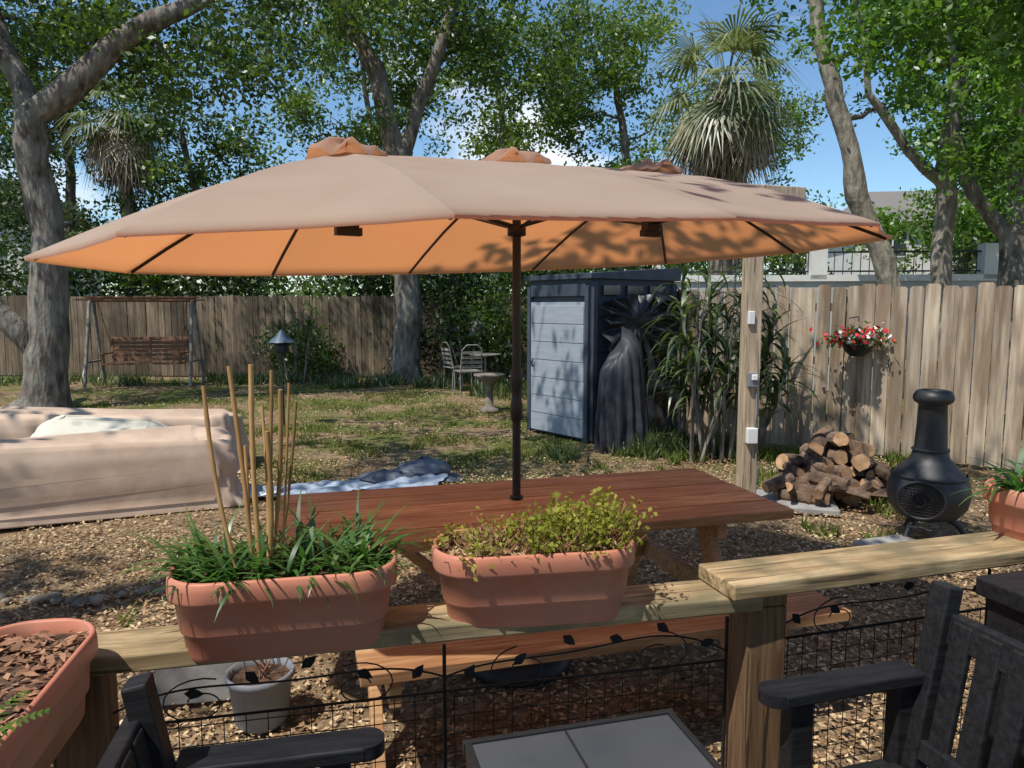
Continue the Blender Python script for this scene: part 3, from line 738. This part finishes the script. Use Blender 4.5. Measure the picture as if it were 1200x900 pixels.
# ---------------------------------------------------------------- swing
m=MB()
for x in(-1,1):
    for y in(-.5,.5): m.tube([(x,y,0),(x*.98,y*.15,1.74)],.035,1,8)
    m.tube([(x,-.35,.5),(x,.35,.5)],.025,1,8)
m.tube([(-1.05,0,1.75),(1.05,0,1.75)],.045,0,8)
for y in(-.55,.0,.5): m.box((0,y,1.80-abs(y)*.1),(2.15,.1,.03),0)
for i in range(5): m.box((0,-.22+i*.1,.45),(1.5,.085,.025),0)
for i in range(6): m.box((0,.27+i*.022,.52+i*.085),(1.5,.02,.07),0,(R(-12),0,0))
for x in(-.75,0,.75): m.box((x,.31,.70),(.05,.03,.52),0,(R(-12),0,0))
for x in(-.75,.75): m.box((x,0,.66),(.06,.5,.03),0); m.box((x,-.2,.55),(.04,.04,.22),0); m.tube([(x,-.2,.66),(x*1.15,0,1.74)],.008,0,5);m.tube([(x,.27,.8),(x*1.15,0,1.74)],.008,0,5)
m.build('garden_swing_bench',['swing','oldmetal'],(-7.55,15.2,0),R(8))

m=MB(); m.tube([(0,0,0),(0,0,1.05)],.015,0,8); m.lathe([(.17,1.13),(.155,1.15),(.07,1.22),(.03,1.28),(.0,1.3)],(0,0,0),1,20); m.lathe([(.08,.98),(.09,1.0),(.09,1.12),(.06,1.14)],(0,0,0),0,12)
m.build('bird_feeder',['black','lampblue'],(-3.1,9.95,0))

def bistro(loc,rz):
    m=MB()
    for x in(-.2,.2):
        m.tube([(x,-.2,0),(x,-.19,.44)],.012);m.tube([(x,.22,0),(x,.19,.44),(x*.9,.26,.85)],.012)
    m.tube([(-.18,.26,.84),(-.1,.28,.93),(.1,.28,.93),(.18,.26,.84)],.012)
    for k in range(6): m.box((0,-.18+k*.075,.45),(.44,.06,.015))
    for k in range(4): m.box((0,.21+k*.017,.54+k*.085),(.38,.012,.05))
    m.build('bistro_chair',['oldmetal'],loc,rz)
bistro((-1.05,14.3,0),R(120)); bistro((-.8,13.4,0),R(200))
m=MB(); m.lathe([(.16,0),(.15,.04),(.06,.08),(.05,.35),(.07,.42),(.16,.48),(.24,.54),(.25,.57),(.22,.57),(.12,.53)],(0,0,0),0,20); m.build('birdbath',['rock'],(-.35,11.4,0))
m=MB(); m.lathe([(.3,.70),(.3,.72)],(0,0,0),0,20); m.tube([(0,0,0),(0,0,.7)],.02); m.lathe([(.2,0),(.18,.02)],(0,0,0)); m.build('bistro_table',['oldmetal'],(-.5,14.0,0))
m=MB(); m.tube([(0,0,0),(0,0,1.0)],.02,0); m.lathe([(.0,.95),(.05,.97),(.13,1.08),(.15,1.2),(.1,1.3),(.04,1.34),(.0,1.35)],(0,0,0),1,14); m.build('garden_lantern',['black','oldmetal'],(-.72,15.0,0))

m=MB(); m.lathe([(.085,0),(.10,.02),(.118,.18),(.128,.185),(.128,.21),(.118,.21),(.112,.18)],(0,0,0),0,24); m.lathe([(.112,.18),(.0,.185)],(0,0,0),1,24,False,False)
for k in range(9): m.tube([(random.gauss(0,.03),random.gauss(0,.03),.18),(random.gauss(0,.07),random.gauss(0,.07),.36)],.003,2,4)
m.build('grey_flower_pot',['greypot','soil','drystem'],(-.97,2.72,0))
m=MB(); 
m.box((0,-.085,.1),(.39,.03,.19));m.box((0,.085,.1),(.39,.03,.19))
for x in(-.18,0,.18): m.box((x,0,.1),(.03,.14,.19))
m.build('cinder_block',['concrete'],(-1.25,2.95,0),R(10),.004)
m=MB(); rnd=random.Random(3)
for i in range(34):
    x=-3.6+i*.075+rnd.gauss(0,.02); y=3.85+.35*math.sin((x+3.6)*.8)*.4+rnd.gauss(0,.05); r=rnd.uniform(.022,.050); n=10
    rg=[[Vector((x+rr*r*math.cos(2*math.pi*k/n)*rnd.uniform(.8,1.2),y+rr*r*math.sin(2*math.pi*k/n)*rnd.uniform(.8,1.2),z*r)) for k in range(n)] for rr,z in((.9,-.3),(1.1,.1),(.8,.45),(.3,.6))]
    m.loft(rg,0,False,True)
m.build('stone_border',['rock'])

# ---------------------------------------------------------------- neighbours
m=MB()
m.box((0,0,1.05),(16,.2,2.1)); m.box((0,0,2.15),(16.1,.3,.12),1)
for i in range(100): m.tube([(-7.9+i*.16,0,2.2),(-7.9+i*.16,0,2.66)],.009,2,4)
for z in(2.28,2.64): m.box((0,0,z),(16,.03,.03),2)
for i in range(6): m.box((-7.8+i*3.1,0,2.45),(.3,.3,.65),1)
m.build('neighbour_wall',['greywall','palewall','black'],(10.5,13.8,0),R(-6))
def house(name,loc,rz,W,D,H,wall):
    m=MB(); m.box((0,0,H/2),(W,D,H))
    m.add([(-W/2-.4,-D/2-.4,H),(W/2+.4,-D/2-.4,H),(W/2+.4,D/2+.4,H),(-W/2-.4,D/2+.4,H),(-W/2+1.5,0,H+1.7),(W/2-1.5,0,H+1.7)],[(0,1,5,4),(1,2,5),(2,3,4,5),(3,0,4),(3,2,1,0)],1)
    n=int(W/2.4)
    for i in range(n):
        x=-W/2+(i+.5)*W/n
        for z in ([1.5] if H<4 else [1.5,4.2]):
            m.box((x,-D/2-.03,z),(1.2,.08,1.3),3); m.box((x,-D/2-.06,z),(1.0,.08,1.1),2)
            m.box((x,-D/2-.1,z),(.05,.06,1.1),3)
    m.build(name,[wall,'shingle','glassdark','white'],loc,rz)
house('apartment_building',(22,32,0),R(-8),16,7,4.9,'palewall')
house('white_house',(-25,31,0),R(10),12,8,5.2,'palewall')

# ---------------------------------------------------------------- trees
tree('unseen_shade_oak',[([(-7.5,11.7,-.1),(-7.35,11.7,.5),(-7.28,11.7,2.4),(-7.38,11.7,4.5),(-6.1,11.8,5.6),(-5.0,12,6.3),(-3.2,12.3,7.6)],[.46,.31,.26,.23,.17,.14,.08]),
                 ([(-7.38,11.7,4.4),(-7.9,11.9,5.8),(-8.6,12,7.5)],[.18,.14,.08]),
                 ([(-7.45,11.7,.9),(-7.9,11.5,1.5),(-8.6,11.4,2.6),(-9.4,11.4,4.2)],[.2,.16,.13,.08])],
     [((-7.2,12.8,7.0),(3.2,2.0,1.6),24),((-3.6,13,7.6),(2.6,2,1.3),14),((-5.2,12.6,5.6),(2.0,1.2,.6),6),((-9.8,12,5.2),(1.4,1.6,2.0),11)],480,.5,.12,'bark','leaf_oak',2,.09)
tree('unseen_shade_oak',[([(-2.3,16,-.1),(-2.3,16,.4),(-2.24,16,2.2),(-2.43,16,4.8),(-2.85,16,6.5),(-3.6,16,7.9),(-4.3,16,10)],[.42,.31,.27,.24,.19,.15,.08]),
                 ([(-2.4,16,4.6),(-1.75,16.1,6.2),(-1.25,16,7.9),(-.8,16,10)],[.17,.14,.12,.07])],
     [((-3.5,16.8,8.4),(3.6,2.0,1.9),24),((-.2,16.7,8.0),(2.6,1.8,1.8),16),((-3.5,17.2,5.6),(2.2,1.0,.9),5)],460,.52,.13,'bark','leaf_oak',4,.09)
tree('unseen_shade_oak',[([(-7.2,-2.5,-.1),(-7,-2.3,2),(-6.2,-1.5,4.5),(-5.6,.8,6.4),(-2.6,3.4,7.3)],[.5,.38,.32,.22,.10]),([(-6.2,-1.5,4.5),(-7,1.5,6.4),(-7,4.5,7.4)],[.26,.2,.1]),([(-6.2,-1.5,4.5),(-3.6,-3.4,6.9),(1,-3,7.6)],[.22,.15,.06])],
     [((-3.2,2.2,7.5),(6.8,6.6,1.1),46)],190,.42,.16,'bark','leaf_oak',8,.07,up=1.2,gaps=((-2.9,-.9,1.45),(-4.9,1.3,1.25),(-.4,.5,1.0),(-6.3,3.3,1.0)))  # unseen oak added to dapple the yard; crown gaps let sun onto planters
tree('sweetgum_tree',[([(6.75,13.1,0),(6.6,13,1.8),(6.0,13,3.5),(5.45,13,5.1),(5.1,13,6.7),(5,13,8.5)],[.24,.19,.17,.14,.11,.07])],
     [((6.6,13.2,8.0),(1.7,1.4,1.1),11),((7.6,13.4,6.2),(1.4,1.2,1.0),7)],380,.48,.14,'barklight','leaf_bright',12,.06)
tree('sweetgum_tree',[([(7.2,12.6,0),(7.2,12.5,2),(7.15,12.5,3.9),(7.35,12.5,5.8),(7.6,12.5,8)],[.2,.16,.14,.11,.06]),([(7.15,12.5,3.6),(6.4,12.4,4.3),(5.7,12.3,5.0),(5.5,12.2,6.2),(5.2,12.2,7.2)],[.1,.08,.055,.035,.012])],
     [((7.8,12.4,6.6),(1.7,1.4,1.6),13),((5.6,12.2,6.4),(.8,.6,.6),4),((9.4,12,4.6),(1.0,1.1,1.0),6)],380,.48,.13,'barklight','leaf_bright',13,.06)
tree('sweetgum_tree',[([(7.85,11.6,0),(7.75,11.5,2),(7.7,11.5,4),(7.9,11.5,7)],[.26,.21,.17,.1]),([(7.72,11.5,2.6),(7.0,11.5,3.3),(6.6,11.4,4.3),(6.5,11.4,5.4),(6.2,11.3,6.8)],[.12,.1,.075,.05,.012])],
     [((8.3,11.2,5.7),(1.6,1.1,1.6),14),((6.4,11.3,6.2),(.8,.6,.7),5),((7.4,11.2,4.3),(1.2,.7,.7),5)],360,.45,.12,'bark','leaf_bright',14,.06)
tree('sweetgum_tree',[([(8.3,8.6,0),(8.2,8.5,3),(7.4,8.4,5),(6,8.2,5.8)],[.22,.18,.14,.08])],
     [((4.8,8.2,5.0),(1.9,1.2,.6),21),((5.9,8.4,4.1),(1.0,1.0,.8),11)],330,.34,.105,'bark','leaf_bright',15,.05)
bt=[(-17,23,8,3.4,'leaf_oak'),(-12.5,21,7.5,2.6,'leaf_dark'),(-8.8,20.5,5.8,2.2,'leaf_oak'),(-4.6,24,8.6,2.8,'leaf_back'),(-.4,22,7.6,2.5,'leaf_back'),(2.9,21.5,8.2,2.1,'leaf_back'),(7.4,25,7.5,2.6,'leaf_back'),(12,20,6.6,2.3,'leaf_bright'),(16,23,7.5,3.2,'leaf_back'),(21,24,8,3.4,'leaf_oak')]
for i,(x,y,h,r,lm) in enumerate(bt):
    tree('background_tree',[([(x+.2,y,0),(x,y,h*.35),(x+.3,y,h*.7),(x-.1,y,h*1.1)],[.22,.17,.12,.06])],
       [((x,y,h*.5),(r,r*.7,h*.22),15),((x+.3,y,h*.98),(r*.95,r*.7,h*.30),23)],400,.50,.15,'bark',lm,30+i,.06)
C=[]
for _ in range(130):
    c=np.array([rng.uniform(-20,4),rng.uniform(18.4,19.6),rng.uniform(.5,3.0)]); C.append(c+rng.normal(0,1,(230,3))*np.array([.5,.35,.35]))
for _ in range(40):
    c=np.array([rng.uniform(5,20),rng.uniform(16.5,18),rng.uniform(.5,2.6)]); C.append(c+rng.normal(0,1,(200,3))*np.array([.5,.35,.3]))
leafcloud('hedge',np.concatenate(C),.16,'leaf_dark')
C=[]
for _ in range(190):
    c=np.array([rng.uniform(-34,34),rng.uniform(38,44),rng.uniform(.5,7.5)*rng.uniform(.5,1)]); C.append(c+rng.normal(0,1,(130,3))*np.array([1.,.8,.8]))
leafcloud('distant_trees',np.concatenate(C),.38,'leaf_back')
def shrub(name,c,r,n,size,mat,k=14):
    e=empty(name,c); m=MB(); C=[]
    for _ in range(k):
        a=random.uniform(0,6.28); q=Vector((math.cos(a)*r[0]*random.uniform(.1,1),math.sin(a)*r[1]*random.uniform(.1,1),r[2]*random.uniform(.25,1)))
        m.tube([(q.x*.1,q.y*.1,0),(q.x*.5,q.y*.5,q.z*.6),q],[.025,.018,.008],0,5,False)
        C.append(np.array(q)+rng.normal(0,1,(n//k,3))*np.array([r[0]*.25,r[1]*.25,r[2]*.13]))
    m.build('stems',['bark'],parent=e); leafcloud('leaves',np.concatenate(C),size,mat,e)
shrub('shrub',(.6,14.8,0),(1.5,1.0,2.6),7000,.11,'leaf_oak',22)
shrub('shrub',(-1.0,16.2,0),(1.4,.5,2.2),4500,.11,'leaf_dark',16)
shrub('shrub',(1.7,12.0,0),(.8,1.0,2.2),4000,.10,'leaf_dark',14)
shrub('shrub',(-4.8,16.6,0),(1.0,.4,1.0),2200,.1,'leaf_oak',10)
def dracaena(name,loc,stems,nl,ll,mat='frond',w=.035):
    m=MB()
    for (x,y,h) in stems:
        lean=Vector((x*.5+random.gauss(0,.05),y*.3,0)); top=Vector((x,y,h))+lean*.4
        m.tube([(x*.5,y*.5,0),(x*.9,y*.9,h*.5),top],[.024,.02,.016],1,7)
        for _ in range(nl):
            q=Vector((x*.8,y*.8,h*.40)).lerp(top,random.random()**.7)
            m.strap(q,random.uniform(0,6.28),random.uniform(.2,1.35),ll*random.uniform(.5,1.2),w*random.uniform(.7,1.2),0,random.uniform(1.2,3.0),7)
    m.build(name,[mat,'bark'],loc)
dracaena('dracaena_plant',(2.2,7.7,0),[(-.35,0,1.6),(-.1,.15,2.0),(.2,0,1.8),(.45,.1,1.45),(.0,-.1,1.15),(.6,.0,1.0),(.3,.2,2.0),(-.25,.1,1.1)],54,.62,'strapleaf',.055)
dracaena('dracaena_plant',(1.95,8.2,0),[(-.1,0,1.2),(.25,0,1.6),(.0,.2,1.9)],40,.6,'strapleaf',.045)
dracaena('yucca_plant',(-4.6,15.7,0),[(0,0,1.5),(.3,.1,1.9),(-.3,0,1.2)],30,.7,'leaf_oak',.05)
m=MB()
for k in range(5):
    x=random.uniform(-.2,.4); m.tube([(x*.3,0,0),(x,random.gauss(0,.1),.8),(x*1.6+random.gauss(0,.1),random.gauss(0,.1),1.7+random.random()*.5)],[.014,.009,.004],0,5)
m.build('bare_shrub',['bark'],(1.85,7.55,0))

def palm(name,loc,h,rad,seed,green=26,dead=30,fl=1.25,tr=.2):
    rnd=random.Random(seed); m=MB()
    pts=[(0.04*math.sin(k),0,h*k/14) for k in range(15)]; m.tube(pts,[tr*(1.05 if k%2 else .93)*(1 if k<11 else 1.2) for k in range(15)],0,12)
    for k in range(90):
        a=rnd.uniform(0,6.28); z=h*(.55+.45*rnd.random()); m.strap((tr*math.cos(a),tr*math.sin(a),z),a,1.0,.22,.05,2,.9,3)
    def fr(az,el,pl,r,mi,dr):
        top=Vector((0,0,h)); d=Vector((math.cos(az)*math.cos(el),math.sin(az)*math.cos(el),math.sin(el)))
        mid=top+d*pl*.6; end=mid+(d+Vector((0,0,-dr)))*pl*.4
        m.tube([top,mid,end],[.02,.014,.01],mi,4,False)
        ax=(end-mid).normalized(); side=Vector((-math.sin(az),math.cos(az),0)); 
        for k in range(22):
            t=(k/21-.5)*2; a=t*1.9; dd=(ax*math.cos(a)+side*math.sin(a)); L=r*(1-.25*abs(t))*rnd.uniform(.85,1.1)
            nrm=side.cross(ax); w=dd.cross(nrm).normalized()*.024
            p1=end+dd*L*.5; p2=end+dd*L+Vector((0,0,-L*.35*rnd.uniform(.5,1.6)))
            m.add([end-w*.3,end+w*.3,p1+w,p1-w,p2],[(0,1,2,3),(3,2,4)],mi)
    for k in range(green): fr(rnd.uniform(0,6.28),rnd.uniform(-.5,1.4),fl*.6,fl*.65,1,rnd.uniform(.2,.9))
    for k in range(dead): fr(rnd.uniform(0,6.28),rnd.uniform(-1.4,-.4),fl*rnd.uniform(.3,.65),fl*.6,2,rnd.uniform(.5,1.2))
    m.build(name,['bark','frond','deadfrond'],loc)
palm('palm_tree',(4.2,15,0),5.9,1.2,3,30,46,1.6,.24)
palm('palm_tree',(-10.2,20,0),6.6,1.2,6,14,34,1.5,.2)
print('OBJS',len(bpy.data.objects))
